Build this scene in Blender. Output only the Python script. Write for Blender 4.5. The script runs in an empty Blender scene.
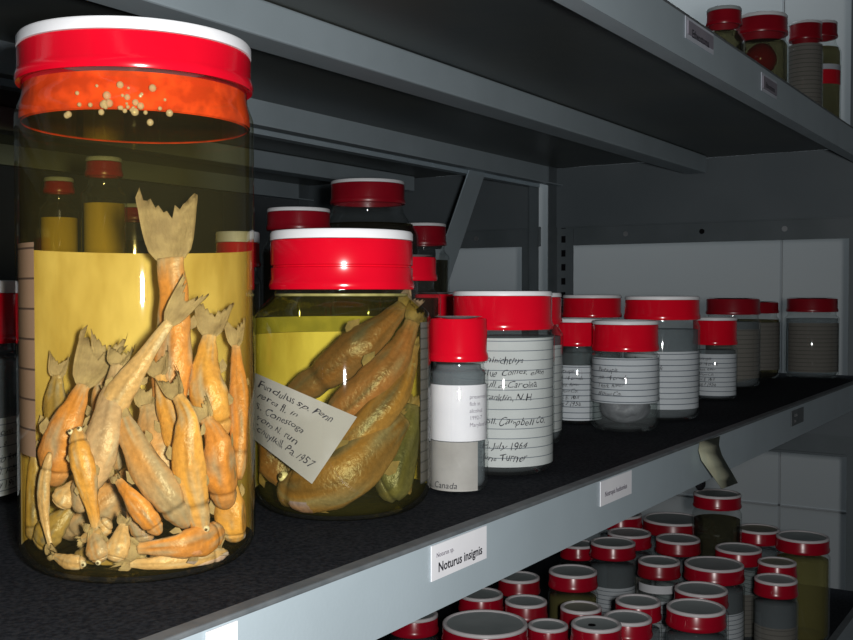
import bpy, bmesh, math, random
from mathutils import Vector, Matrix, noise
random.seed(7)
scene = bpy.context.scene
col = scene.collection
PI = math.pi

# ------------------------------------------------------------------ camera
FPX = 1050.0; W, H = 853, 640
AZ = math.radians(32.5); PITCH = math.atan(27.0/FPX)
CAM = Vector((0, 0, 1.30))
FW = Vector((math.cos(AZ)*math.cos(PITCH), math.sin(AZ)*math.cos(PITCH), -math.sin(PITCH)))
RT = Vector((math.sin(AZ), -math.cos(AZ), 0))
UP = RT.cross(FW)
cam_d = bpy.data.cameras.new('camera'); cam_d.sensor_width = 36; cam_d.lens = 36*FPX/W
cam_d.clip_start = 0.01
cam = bpy.data.objects.new('camera', cam_d); col.objects.link(cam)
M3 = Matrix((RT, UP, -FW)).transposed()
cam.matrix_world = Matrix.Translation(CAM) @ M3.to_4x4()
scene.camera = cam

def ray(px, py): return FW + RT*((px-426.5)/FPX) - UP*((py-320.0)/FPX)
def at_depth(px, py, d): return CAM + ray(px, py)*d
def on_plane_z(px, py, z):
    r = ray(px, py); return CAM + r*((z-CAM.z)/r.z)
def on_plane_y(px, py, y):
    r = ray(px, py); return CAM + r*(y/r.y)

# ------------------------------------------------------------------ helpers
def link(name, me, mat=None, parent=None, smooth=False):
    o = bpy.data.objects.new(name, me); col.objects.link(o)
    if mat is not None: me.materials.append(mat)
    if parent is not None: o.parent = parent
    if smooth:
        for p in me.polygons: p.use_smooth = True
    return o
def mesh_obj(name, bm, mat=None, parent=None, smooth=False):
    me = bpy.data.meshes.new(name)
    bmesh.ops.recalc_face_normals(bm, faces=bm.faces)
    bm.to_mesh(me); bm.free()
    return link(name, me, mat, parent, smooth)
def empty(name, loc, label, cat, group=None, rotz=0):
    o = bpy.data.objects.new(name, None); col.objects.link(o)
    o.location = loc; o.rotation_euler = (0, 0, rotz); o.empty_display_size = .02
    o['label'] = label; o['category'] = cat
    if group: o['group'] = group
    return o
def tag(o, label, cat, group=None):
    o['label'] = label; o['category'] = cat
    if group: o['group'] = group
    return o
def box(bm, x0, x1, y0, y1, z0, z1, bev=0):
    r = bmesh.ops.create_cube(bm, size=1)
    vs = r['verts']
    for v in vs:
        v.co = Vector(((x0+x1)/2+v.co.x*(x1-x0), (y0+y1)/2+v.co.y*(y1-y0), (z0+z1)/2+v.co.z*(z1-z0)))
    if bev:
        es = set(e for v in vs for e in v.link_edges)
        bmesh.ops.bevel(bm, geom=list(es), offset=bev, segments=2, affect='EDGES', profile=.5)
def obox(name, dims, mat, parent=None, bev=0):
    bm = bmesh.new(); box(bm, *dims, bev=bev); return mesh_obj(name, bm, mat, parent)
def lathe(prof, seg=64, rib=0, ribamp=0, ribz=None, cap=True):
    """prof: (r,z) list. returns bm"""
    bm = bmesh.new(); rings = []
    for (r, z) in prof:
        if r < 1e-6: rings.append([bm.verts.new((0, 0, z))]); continue
        ring = []
        for i in range(seg):
            a = 2*PI*i/seg; rr = r
            if rib and ribz and ribz[0] <= z <= ribz[1] and i % 2: rr = r-ribamp
            ring.append(bm.verts.new((rr*math.cos(a), rr*math.sin(a), z)))
        rings.append(ring)
    for a, b in zip(rings, rings[1:]):
        for i in range(seg):
            j = (i+1) % seg
            if len(a) == 1 and len(b) == 1: continue
            if len(a) == 1: bm.faces.new((a[0], b[i], b[j]))
            elif len(b) == 1: bm.faces.new((a[i], a[j], b[0]))
            else: bm.faces.new((a[i], a[j], b[j], b[i]))
    return bm
def smooth_by_angle(o, ang=40):
    me = o.data
    for p in me.polygons: p.use_smooth = True
    bm = bmesh.new(); bm.from_mesh(me)
    for e in bm.edges:
        if len(e.link_faces) == 2 and e.calc_face_angle(0) > math.radians(ang): e.smooth = False
    bm.to_mesh(me); bm.free()

# ------------------------------------------------------------------ materials
def new_mat(name):
    m = bpy.data.materials.new(name); m.use_nodes = True
    nt = m.node_tree; nt.nodes.clear()
    out = nt.nodes.new('ShaderNodeOutputMaterial')
    return m, nt, out
def N(nt, t, **kw):
    n = nt.nodes.new(t)
    for k, v in kw.items():
        if k.startswith('i_'):
            n.inputs[k[2:].replace('_', ' ')].default_value = v
        else: setattr(n, k, v)
    return n
def pbr(name, c, rough=.5, spec=.5, c2=None, nscale=60, bump=0, bscale=200, metallic=0, emis=0, coat=0, stretch=None, detail=4):
    m, nt, out = new_mat(name)
    b = N(nt, 'ShaderNodeBsdfPrincipled')
    b.inputs['Roughness'].default_value = rough
    b.inputs['Specular IOR Level'].default_value = spec
    b.inputs['Metallic'].default_value = metallic
    b.inputs['Coat Weight'].default_value = coat
    b.inputs['Base Color'].default_value = (*c, 1)
    tc = N(nt, 'ShaderNodeTexCoord')
    src = tc.outputs['Object']
    if stretch:
        mp = N(nt, 'ShaderNodeMapping'); mp.inputs['Scale'].default_value = stretch
        nt.links.new(src, mp.inputs['Vector']); src = mp.outputs['Vector']
    if c2:
        nz = N(nt, 'ShaderNodeTexNoise', i_Scale=nscale, i_Detail=detail)
        nt.links.new(src, nz.inputs['Vector'])
        rp = N(nt, 'ShaderNodeValToRGB')
        rp.color_ramp.elements[0].position = .35; rp.color_ramp.elements[1].position = .65
        rp.color_ramp.elements[0].color = (*c, 1); rp.color_ramp.elements[1].color = (*c2, 1)
        nt.links.new(nz.outputs['Fac'], rp.inputs['Fac'])
        nt.links.new(rp.outputs['Color'], b.inputs['Base Color'])
    if bump:
        nz2 = N(nt, 'ShaderNodeTexNoise', i_Scale=bscale, i_Detail=3)
        nt.links.new(tc.outputs['Object'], nz2.inputs['Vector'])
        bp = N(nt, 'ShaderNodeBump', i_Strength=bump, i_Distance=.002)
        nt.links.new(nz2.outputs['Fac'], bp.inputs['Height'])
        nt.links.new(bp.outputs['Normal'], b.inputs['Normal'])
    nt.links.new(b.outputs['BSDF'], out.inputs['Surface'])
    return m
def glassy(name, tint, edge, diff=(.5, .5, .5), dfac=0.0, gl=.05, glmax=.45, rough=.03, noisy=0):
    """thin clear wall: tinted see-through, reflection growing to the rim, faint milkiness"""
    m, nt, out = new_mat(name)
    lw = N(nt, 'ShaderNodeLayerWeight', i_Blend=.5)
    p = N(nt, 'ShaderNodeMath', operation='POWER'); p.inputs[1].default_value = 4
    nt.links.new(lw.outputs['Facing'], p.inputs[0])
    mx = N(nt, 'ShaderNodeMix', data_type='RGBA')
    mx.inputs[6].default_value = (*tint, 1); mx.inputs[7].default_value = (*edge, 1)
    nt.links.new(p.outputs[0], mx.inputs[0])
    tr = N(nt, 'ShaderNodeBsdfTransparent'); nt.links.new(mx.outputs[2], tr.inputs['Color'])
    go = N(nt, 'ShaderNodeBsdfGlossy', i_Roughness=rough)
    ma = N(nt, 'ShaderNodeMath', operation='MULTIPLY_ADD'); ma.inputs[1].default_value = glmax; ma.inputs[2].default_value = gl
    nt.links.new(p.outputs[0], ma.inputs[0])
    ms = N(nt, 'ShaderNodeMixShader')
    nt.links.new(ma.outputs[0], ms.inputs['Fac']); nt.links.new(tr.outputs[0], ms.inputs[1]); nt.links.new(go.outputs[0], ms.inputs[2])
    last = ms
    if dfac:
        df = N(nt, 'ShaderNodeBsdfDiffuse'); df.inputs['Color'].default_value = (*diff, 1)
        m2 = N(nt, 'ShaderNodeMixShader'); m2.inputs['Fac'].default_value = dfac
        if noisy:
            tc = N(nt, 'ShaderNodeTexCoord'); nz = N(nt, 'ShaderNodeTexNoise', i_Scale=noisy, i_Detail=3)
            nt.links.new(tc.outputs['Object'], nz.inputs['Vector'])
            mr = N(nt, 'ShaderNodeMapRange'); mr.inputs['From Min'].default_value = .42; mr.inputs['From Max'].default_value = .6
            mr.inputs['To Min'].default_value = dfac*.6; mr.inputs['To Max'].default_value = dfac
            nt.links.new(nz.outputs['Fac'], mr.inputs['Value']); nt.links.new(mr.outputs[0], m2.inputs['Fac'])
        nt.links.new(ms.outputs[0], m2.inputs[1]); nt.links.new(df.outputs[0], m2.inputs[2]); last = m2
    nt.links.new(last.outputs[0], out.inputs['Surface'])
    return m
def ruled_paper(name, c, line, pitch=.007, width=.09, grime=None):
    m, nt, out = new_mat(name)
    b = N(nt, 'ShaderNodeBsdfPrincipled', i_Roughness=.8)
    b.inputs['Specular IOR Level'].default_value = .1
    tc = N(nt, 'ShaderNodeTexCoord'); sp = N(nt, 'ShaderNodeSeparateXYZ')
    nt.links.new(tc.outputs['Object'], sp.inputs[0])
    dv = N(nt, 'ShaderNodeMath', operation='DIVIDE'); dv.inputs[1].default_value = pitch
    nt.links.new(sp.outputs['Z'], dv.inputs[0])
    fr = N(nt, 'ShaderNodeMath', operation='FRACT'); nt.links.new(dv.outputs[0], fr.inputs[0])
    lt = N(nt, 'ShaderNodeMath', operation='LESS_THAN'); lt.inputs[1].default_value = width
    nt.links.new(fr.outputs[0], lt.inputs[0])
    nz = N(nt, 'ShaderNodeTexNoise', i_Scale=45, i_Detail=4); nt.links.new(tc.outputs['Object'], nz.inputs['Vector'])
    m1 = N(nt, 'ShaderNodeMix', data_type='RGBA'); m1.inputs[6].default_value = (*c, 1)
    g = grime or tuple(x*.8 for x in c); m1.inputs[7].default_value = (*g, 1)
    nt.links.new(nz.outputs['Fac'], m1.inputs[0])
    m2 = N(nt, 'ShaderNodeMix', data_type='RGBA'); m2.inputs[7].default_value = (*line, 1)
    nt.links.new(m1.outputs[2], m2.inputs[6]); nt.links.new(lt.outputs[0], m2.inputs[0])
    nt.links.new(m2.outputs[2], b.inputs['Base Color']); nt.links.new(b.outputs[0], out.inputs['Surface'])
    return m

MT = {}
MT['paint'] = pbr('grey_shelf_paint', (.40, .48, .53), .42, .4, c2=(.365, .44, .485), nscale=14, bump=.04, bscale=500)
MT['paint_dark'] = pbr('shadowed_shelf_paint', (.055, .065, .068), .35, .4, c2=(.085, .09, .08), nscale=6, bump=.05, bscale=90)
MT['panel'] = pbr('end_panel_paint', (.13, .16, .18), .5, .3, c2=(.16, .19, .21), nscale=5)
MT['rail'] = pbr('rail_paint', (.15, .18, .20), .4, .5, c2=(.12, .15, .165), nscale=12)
MT['mat'] = pbr('black_rubber_mat', (.010, .012, .016), .9, .06, c2=(.030, .033, .039), nscale=420, bump=.3, bscale=900)
MT['lip_edge'] = pbr('dark_lip_edge', (.10, .115, .125), .6, .3, c2=(.14, .155, .165), nscale=80)  # mid grey, darker than the lip face
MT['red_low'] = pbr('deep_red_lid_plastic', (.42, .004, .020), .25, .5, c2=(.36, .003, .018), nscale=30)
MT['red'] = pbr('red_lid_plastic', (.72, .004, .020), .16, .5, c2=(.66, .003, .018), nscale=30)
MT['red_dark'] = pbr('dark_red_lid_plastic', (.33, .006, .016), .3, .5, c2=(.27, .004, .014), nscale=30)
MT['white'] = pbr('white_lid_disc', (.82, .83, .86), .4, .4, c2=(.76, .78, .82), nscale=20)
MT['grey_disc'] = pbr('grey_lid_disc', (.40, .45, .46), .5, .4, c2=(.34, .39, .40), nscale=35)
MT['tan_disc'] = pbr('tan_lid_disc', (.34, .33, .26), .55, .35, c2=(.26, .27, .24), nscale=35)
MT['pale_rim'] = pbr('pale_lid_rim', (.75, .72, .74), .4, .5)
MT['glass'] = glassy('jar_glass', (.985, .99, .985), (.72, .77, .76), (.6, .65, .65), .012)
MT['glass_front'] = glassy('jar_glass_near', (.99, .99, .97), (.62, .60, .42), (.6, .6, .45), .008, gl=.045, glmax=.35)
MT['fluid_gold'] = glassy('golden_fluid', (.96, .905, .67), (.78, .68, .34), (.40, .34, .05), .012, gl=.0, glmax=.05)
MT['fluid_green'] = glassy('olive_fluid', (.96, .93, .60), (.72, .70, .25), (.45, .42, .08), .022, gl=.0, glmax=.05)
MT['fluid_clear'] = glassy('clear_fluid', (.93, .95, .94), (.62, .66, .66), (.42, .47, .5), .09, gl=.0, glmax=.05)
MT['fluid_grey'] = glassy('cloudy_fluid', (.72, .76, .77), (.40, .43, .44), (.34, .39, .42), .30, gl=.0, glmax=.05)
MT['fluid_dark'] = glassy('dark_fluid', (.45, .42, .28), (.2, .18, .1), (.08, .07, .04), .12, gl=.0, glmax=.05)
MT['fluid_amber'] = glassy('amber_fluid', (.85, .62, .2), (.5, .34, .1), (1, .72, .12), .9, gl=.0, glmax=.05)
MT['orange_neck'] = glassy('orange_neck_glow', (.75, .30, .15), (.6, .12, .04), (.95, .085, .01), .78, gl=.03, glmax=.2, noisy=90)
MT['surface'] = glassy('fluid_surface', (.12, .11, .06), (.06, .06, .03), (.1, .09, .03), .05, gl=.5, glmax=.3, rough=.06)
MT['paper_plain'] = pbr('plain_grey_paper', (.44, .43, .41), .7, .2, c2=(.36, .35, .33), nscale=50)
MT['paper'] = ruled_paper('white_ruled_paper', (.62, .66, .66), (.20, .23, .26), .0068)
MT['paper_fine'] = ruled_paper('fine_ruled_paper', (.66, .71, .76), (.15, .18, .22), .0056, .15)
MT['paper_back'] = pbr('creased_label_back', (.88, .80, .54), .75, .2, c2=(.60, .50, .26), nscale=42, stretch=(1, 1, .4), bump=.3, bscale=70, detail=6)
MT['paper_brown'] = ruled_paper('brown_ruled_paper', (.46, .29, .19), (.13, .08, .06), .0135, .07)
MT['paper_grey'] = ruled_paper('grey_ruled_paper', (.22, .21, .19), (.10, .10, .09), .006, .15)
MT['shoulder_glow'] = pbr('olive_shoulder_glow', (.42, .40, .16), .7, .2, c2=(.26, .26, .10), nscale=60)
MT['meniscus_highlight'] = pbr('pale_meniscus_highlight', (.50, .46, .18), .25, .6, c2=(.28, .27, .09), nscale=120)
MT['card'] = pbr('white_card', (.85, .86, .90), .6, .3, c2=(.80, .81, .86), nscale=40)
MT['card_dim'] = pbr('dim_card', (.30, .28, .33), .7, .2, c2=(.26, .25, .30), nscale=40)
MT['card_far'] = pbr('greyed_card', (.62, .66, .74), .6, .3, c2=(.56, .60, .68), nscale=40)
MT['tagpaper'] = pbr('grey_tag_paper', (.36, .35, .30), .8, .1, c2=(.46, .45, .40), nscale=25)
MT['ink'] = pbr('dark_ink', (.03, .03, .04), .7, .2)
MT['ink_grey'] = pbr('grey_print', (.22, .20, .25), .7, .2)
MT['yellow_tape'] = pbr('yellowed_tape', (.42, .42, .30), .7, .2, c2=(.34, .36, .27), nscale=60)
MT['wall'] = pbr('grey_white_wall', (.60, .63, .64), .8, .2, c2=(.56, .60, .62), nscale=2)
MT['seam'] = pbr('wall_seam', (.46, .49, .51), .8, .2)
MT['floor'] = pbr('grey_floor', (.10, .10, .11), .5, .3, c2=(.14, .14, .14), nscale=8)
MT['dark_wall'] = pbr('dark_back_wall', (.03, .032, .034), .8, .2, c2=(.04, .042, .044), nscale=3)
MT['hole'] = pbr('punched_hole', (.008, .008, .01), .9, .1)
MT['bolt'] = pbr('steel_bolt', (.45, .47, .5), .35, .6, metallic=.7)
MT['eye_white'] = pbr('cloudy_eye', (.80, .76, .72), .3, .5)
MT['pupil'] = pbr('dull_pupil', (.10, .07, .05), .4, .5)
MT['fin'] = pbr('pale_fin', (.50, .40, .27), .6, .3, c2=(.34, .26, .18), nscale=160, stretch=(1, .25, 1), bump=.3, bscale=600)
def thin(m, f):
    nt = m.node_tree; o_ = [n for n in nt.nodes if n.type == 'OUTPUT_MATERIAL'][0]; b_ = [n for n in nt.nodes if n.type == 'BSDF_PRINCIPLED'][0]
    t_ = N(nt, 'ShaderNodeBsdfTransparent'); x_ = N(nt, 'ShaderNodeMixShader'); x_.inputs[0].default_value = f
    nt.links.new(b_.outputs[0], x_.inputs[1]); nt.links.new(t_.outputs[0], x_.inputs[2]); nt.links.new(x_.outputs[0], o_.inputs['Surface'])
thin(MT['fin'], .18)
MT['fin_brown'] = pbr('brown_fin', (.25, .17, .09), .6, .3, c2=(.14, .10, .06), nscale=160)
FC0 = {'orange': ((.80, .33, .07), (.58, .26, .10)), 'gold': ((.84, .45, .12), (.62, .30, .08)), 'pale': ((.70, .46, .26), (.60, .40, .24)),
 'pink': ((.64, .44, .32), (.48, .34, .27)), 'grey': ((.44, .34, .27), (.66, .34, .14)), 'olive': ((.44, .30, .09), (.30, .20, .06)),
 'brown': ((.33, .155, .065), (.14, .075, .035)), 'tanbrown': ((.44, .25, .095), (.20, .115, .05)), 'rose': ((.43, .20, .115), (.24, .125, .065)),
 'slate': ((.30, .31, .34), (.17, .17, .19)), 'darkolive': ((.13, .12, .055), (.07, .075, .045))}
FC = {k: tuple(tuple(q*m for q, m in zip(c_, (.80, .70, .62))) for c_ in v) if k in ('brown', 'tanbrown', 'rose') else v for k, v in FC0.items()}
def flesh():
    m, nt, out = new_mat('preserved_flesh')
    b = N(nt, 'ShaderNodeBsdfPrincipled', i_Roughness=.36); b.inputs['Specular IOR Level'].default_value = .45
    at = N(nt, 'ShaderNodeAttribute', attribute_name='tone'); tc = N(nt, 'ShaderNodeTexCoord')
    nz = N(nt, 'ShaderNodeTexNoise', i_Scale=420, i_Detail=5); nt.links.new(tc.outputs['Object'], nz.inputs['Vector'])
    mr = N(nt, 'ShaderNodeMapRange'); mr.inputs['To Min'].default_value = .62; mr.inputs['To Max'].default_value = 1.3
    nt.links.new(nz.outputs['Fac'], mr.inputs['Value'])
    vm = N(nt, 'ShaderNodeVectorMath', operation='SCALE'); nt.links.new(at.outputs['Color'], vm.inputs[0]); nt.links.new(mr.outputs[0], vm.inputs['Scale'])
    nt.links.new(vm.outputs[0], b.inputs['Base Color'])
    bp = N(nt, 'ShaderNodeBump', i_Strength=.35, i_Distance=.0015); nt.links.new(nz.outputs['Fac'], bp.inputs['Height']); nt.links.new(bp.outputs[0], b.inputs['Normal'])
    nt.links.new(b.outputs[0], out.inputs['Surface']); return m
FLESH = flesh()
FM = {k: pbr(k+'_lump', v[0], .45, .4, c2=v[1], nscale=60, bump=.4, bscale=300, detail=8) for k, v in FC.items()}

# ------------------------------------------------------------------ text
def text_mesh(lines, size, shear=.0, bold=False, spacing=1.25, word=1.0, jitter=0):
    """flat text in x (right), y (up), first line's top at y=0"""
    me_all = bmesh.new()
    rnd = random.Random(sum(map(ord, ''.join(lines))))
    for i, ln in enumerate(lines):
        if not ln: continue
        cu = bpy.data.curves.new('t', 'FONT'); cu.body = ln; cu.size = size; cu.shear = shear
        cu.resolution_u = 2; cu.space_character = word
        if bold: cu.offset = size*.018
        o = bpy.data.objects.new('t', cu); col.objects.link(o)
        dg = bpy.context.evaluated_depsgraph_get(); dg.update()
        me = bpy.data.meshes.new_from_object(o.evaluated_get(dg))
        bpy.data.objects.remove(o); bpy.data.curves.remove(cu)
        tilt = rnd.uniform(-jitter, jitter); dx = rnd.uniform(0, jitter)*size*3
        for v in me.vertices:
            if jitter:
                q_ = Vector((v.co.x/size*1.1, v.co.y/size*1.1, i*3.7)); v.co.x += noise.noise(q_)*size*.28; v.co.y += noise.noise(q_+Vector((9, 5, 1)))*size*.30
            v.co.x += dx; v.co.y += -size*(1+i*spacing)+v.co.x*tilt; v.co.z = 0
        me_all.from_mesh(me); bpy.data.meshes.remove(me)
    return me_all
def wrap_text(name, lines, size, R, a_left, z_top, mat, parent, **kw):
    bm = text_mesh(lines, size, **kw)
    bmesh.ops.subdivide_edges(bm, edges=[e for e in bm.edges if e.calc_length() > size*.6], cuts=1)
    for v in bm.verts:
        a = a_left+v.co.x/R
        v.co = Vector((R*math.cos(a), R*math.sin(a), z_top+v.co.y))
    return mesh_obj(name, bm, mat, parent)
def quad_text(name, lines, size, o, ex, ey, mat, parent, off=.0004, **kw):
    """lay the text on the plane with origin o, unit ex right, ey up"""
    bm = text_mesh(lines, size, **kw); n = ex.cross(ey).normalized()
    for v in bm.verts: v.co = o+ex*v.co.x+ey*v.co.y+n*off
    return mesh_obj(name, bm, mat, parent)

# ------------------------------------------------------------------ levels (shelf tops)
ZM = CAM.z-.1290; ZU = CAM.z+.232; ZL = CAM.z-.468
YF, YB = .29, .835
X0, X1 = -.45, 1.745
LIP = .038

# ------------------------------------------------------------------ jars
def arc(cx, cz, r, a0, a1, n=6):
    return [(cx+r*math.cos(math.radians(a0+(a1-a0)*i/n)), cz+r*math.sin(math.radians(a0+(a1-a0)*i/n))) for i in range(n+1)]
def cam_angle(x, y): return math.atan2(CAM.y-y, CAM.x-x)
JARS = []
def jar(x, y, z, R, Ht, label, cat='jar', group=None, lidR=None, lidH=.022, band=.004, neck=.006, sh=.012, rb=.009,
        fluid='fluid_clear', fill=.9, lid='red', disc='white', rim=None, ribs=False, papers=(), seg=56, name='specimen_jar',
        mass=None, glass='glass', groove=False):
    lidR = lidR or R*.93
    if z == ZM: Ht += .0044; group = group or 'jars on the middle shelf'
    if z == ZU: group = 'jars on the upper shelf'
    t = empty(name, (x, y, z), label, cat, group); JARS.append((x, y, z, R, Ht, label))
    zl = Ht-lidH; nr = lidR-.0025
    zs = zl-neck-sh
    prof = [(0, .0025), (R-rb-.004, .0025), (R-rb-.001, .0002)]+arc(R-rb, rb, rb, -90, 0)
    for k in range(0, 7):
        u = k/6; s = .5-.5*math.cos(PI*u)
        prof.append((R+(nr-R)*s, zs+sh*u))
    prof += [(nr, zl), (nr, Ht-.006)]
    g = mesh_obj('glass_body', lathe(prof, seg), MT[glass], t, True)
    # fluid
    e = .0022; zf = zl*fill
    fp = [(0, .0045), (R-rb-.002, .0045)]+[(r-e, zz+e) for r, zz in arc(R-rb, rb, rb, -80, 0)]
    for (r, zz) in prof[len(prof)-9:]:
        if zz < zf: fp.append((r-e, zz))
    last = fp[-1][0] if zf > zs else R-e
    fp += [(last, zf), (0, zf)]
    mesh_obj('preserving_fluid', lathe(fp, seg), MT[fluid], t, True)
    if glass == 'glass_front':
        if fluid == 'fluid_green': mesh_obj('meniscus_highlight', lathe([(last-.0006, zf+.0003), (last+.0008, zf+.0009), (last+.0009, zf-.0002), (last+.0002, zf-.0008), (last-.0006, zf+.0003)], seg), MT['meniscus_highlight'], t, True)  # pale ring paints the bright highlight line around the shoulder
        mesh_obj('fluid_surface', lathe([(0, zf+.0003), (last+.0004, zf+.0003)], seg), MT['surface'], t)
    # lid: screw band + disc + rim
    zt = Ht; zb = zl
    bp_ = [(lidR-.002, zb+.001), (lidR, zb), (lidR+.0006, zb+.002), (lidR, zb+.0045), (lidR-.0006, zb+.006),
           (lidR-.0006, zt-band-.001), (lidR-.0012, zt-band)]
    bp_ = [(lidR-.0022, zb+.0005)]+bp_[1:]+[(lidR-.003, zt-band), (lidR-.003, zb+.0005), (lidR-.0022, zb+.0005)]
    if groove: bp_[5:5] = [(lidR-.0006, zb+.0125), (lidR-.0016, zb+.0130), (lidR-.0016, zb+.0138), (lidR-.0006, zb+.0143)]
    sg = 180 if ribs else seg
    lo = mesh_obj('lid', lathe(bp_, sg, rib=ribs, ribamp=.0005, ribz=(zb+.0055, zt-band-.0005)), MT[lid], t)
    smooth_by_angle(lo, 35)
    dp = [(0, zt-.0028), (lidR-.0065, zt-.0028), (lidR-.0045, zt-.0006), (lidR-.003, zt), (lidR-.0012, zt-.0004), (lidR-.0004, zt-.0016),
          (lidR-.0004, zt-band+.0003), (lidR-.0035, zt-band+.0003), (0, zt-band-.001)] if band > .003 else \
         [(0, zt-.0016), (lidR-.0058, zt-.0016), (lidR-.0035, zt-.0012), (0, zt-.004)]
    d = mesh_obj('lid_disc', lathe(dp, seg), MT[disc], lo); smooth_by_angle(d, 35)
    if rim:
        rp_ = [(lidR-.0052, zt-.0022), (lidR-.0042, zt-.0003), (lidR-.0024, zt+.0003), (lidR-.0008, zt-.0006), (lidR-.0003, zt-.003), (lidR-.003, zt-.004), (lidR-.0052, zt-.0022)]
        mesh_obj('lid_rim', lathe(rp_, seg), MT[rim], lo, True)
    ca = cam_angle(x, y)
    for (pm, da0, da1, pz0, pz1, txt) in papers:
        bm = bmesh.new(); n = max(8, int(abs(da1-da0)/5)); rr = R-.0010; rows = []
        for q in (pz0, pz1):
            rows.append([bm.verts.new((rr*math.cos(ca+math.radians(da0+(da1-da0)*i/n)), rr*math.sin(ca+math.radians(da0+(da1-da0)*i/n)), q)) for i in range(n+1)])
        for i in range(n): bm.faces.new((rows[0][i], rows[0][i+1], rows[1][i+1], rows[1][i]))
        po = mesh_obj('paper_label', bm, MT[pm], t, True)
        if txt:
            lines, size, ta, tz, kw = txt
            wrap_text('handwriting' if not kw.get('bold') else 'printed_text', lines, size, R-.0006, ca+math.radians(ta), tz, MT[kw.pop('ink', 'ink')], po, **kw)
    if mass:
        mm, h = mass
        bm = bmesh.new(); bmesh.ops.create_icosphere(bm, subdivisions=4, radius=1)
        for v in bm.verts:
            p = v.co.copy(); nn = noise.fractal(p*1.6+Vector((x*9, y*9, 0)), 1, 2, 4)
            v.co = Vector((p.x*(R-.007)*(.92+.12*nn), p.y*(R-.007)*(.92+.12*nn), .006+h*.5+p.z*h*.5*(1+.35*nn if p.z > 0 else 1)))
        mesh_obj('specimen_mass', bm, FM[mm], t, True)
    return t

# --- middle shelf, front row
P1 = (.358, .395); P2 = (.504, .381)
def base_xy(px, d):   # a point on the ground track of a pixel column at a camera depth
    v = Vector((FW.x, FW.y, 0)).normalized()*d+RT*((px-426.5)/FPX*d); return (v.x, v.y)
x, y = P1 = base_xy(138.5, .506)
H1 = .2438
jar(x, y, ZM, .0552, H1, 'tall jar of golden preserved fish with a broad white and red lid', lidR=.0545, lidH=.0222, band=.0060, neck=.004, sh=.012,
    rb=.014, fluid='fluid_gold', fill=.921, ribs=True, seg=96, name='specimen_jar', glass='glass_front',
    papers=[('paper_back', 80, 268, .010, .1500, None), ('paper_brown', -96, -55, .056, .1515, None)])
j1 = bpy.data.objects['specimen_jar']
nk = mesh_obj('neck_reflection', lathe([(.0522, .2080), (.0533, .2100), (.0531, .2145), (.0518, .2205), (.0513, .2248)], 96), MT['orange_neck'], j1, True)  # added orange ring, coloured as the red lid's reflection in the neck
# moisture drops in the neck
bm = bmesh.new(); rnd = random.Random(4)
for k in range(34):
    a = cam_angle(*P1)+rnd.gauss(-.12, .22); zz = .2105-abs(rnd.gauss(0, .004)) if k % 3 else .2105+rnd.random()*.008
    q = bmesh.ops.create_uvsphere(bm, u_segments=8, v_segments=6, radius=rnd.uniform(.0006, .0019))
    for v in q['verts']: v.co = v.co+Vector(((.0545-max(0, zz-.2105)*.1)*math.cos(a), (.0545-max(0, zz-.2105)*.1)*math.sin(a), zz))
dr_ = mesh_obj('condensation', bm, glassy('droplets', (.9, .8, .5), (.5, .4, .15), (.95, .75, .35), .3, gl=.25, glmax=.5), j1, True)
dr_['kind'] = 'stuff'

x, y = P2 = base_xy(342, .63)
jar(x, y, ZM, .0533, .1612, 'squat jar of brown fish holding a tilted grey handwritten tag', lidR=.0430, lidH=.0345, groove=True, band=.0058, neck=.001, sh=.016,
    rb=.016, fluid='fluid_green', fill=.975, seg=96, glass='glass_front',
    papers=[('paper_back', 100, 268, .012, .1040, None), ('shoulder_glow', 100, 268, .1042, .1140, None), ('paper_grey', 60, 92, .018, .112, None)])  # the olive strip is shoulder glow put into colour, not a label
x, y = P3 = base_xy(458.5, .687)
jar(x, y, ZM, .0196, .1105, 'slim small jar with a plain white band label, right of the brown fish jar', lidR=.0193, lidH=.0300, band=.0025, neck=.004, sh=.004, rb=.006,
    fluid='fluid_grey', fill=.97,
    papers=[('card', -95, 88, .0340, .0700, (['preserved', 'fish in', 'alcohol', '1992-7', 'Maryland USA'], .0036, 22, .0650, {'ink': 'ink_grey'})),
            ('paper_plain', -95, 42, .002, .0335, (['Canada'], .0058, -55, .0095, {'shear': .2}))])
x, y = P4 = base_xy(502.5, .765)
hand = {'shear': .35, 'jitter': .02}
jar(x, y, ZM, .0378, .1262, 'wide jar wrapped in a large ruled label with dark handwriting', lidR=.0365, lidH=.0275, band=.0038, neck=.001, sh=.004, rb=.010,
    papers=[('paper', -92, 92, .0075, .0975, (['', 'Rhinichthys', 'Blue Comes, ellen', 'Bull.or.Carolina', 'Franklin, N.H.', '', 'coll. Campbell Co.', '', 'H. July 1964', 'June Turner'], .0066, -24, .0950, dict(hand, spacing=1.28)))],
    mass=('tanbrown', .012))
x, y = base_xy(519, .905)
jar(x, y, ZM, .0380, .125, 'wide red-lidded jar mostly hidden behind the large handwritten label jar', lidR=.0368, lidH=.027, neck=.002, sh=.008, fluid='fluid_grey',
    papers=[('paper', -92, 92, .012, .085, None)])
small = ['Notropis', 'Sta. 14 creek', 'Tenn. River', 'Blount Co.', 'coll. E. Hall', 'Aug 3 1958']
x, y = base_xy(577, 1.05)
jar(x, y, ZM, .0262, .0995, 'narrow jar wedged between the big label jar and a grey lump jar', lidR=.0258, lidH=.027, neck=.003, sh=.004,
    papers=[('paper_fine', -92, 92, .004, .058, (small, .0052, -48, .056, dict(hand)))])
x, y = base_xy(625.5, .993)
jar(x, y, ZM, .0322, .0990, 'jar with a pale grey lump lying under its handwritten labels', lidR=.0312, lidH=.0285, neck=.001, sh=.004,
    papers=[('paper_fine', -92, 92, .027, .069, (small[:4], .0058, -52, .062, dict(hand)))], mass=('slate', .030))
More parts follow.
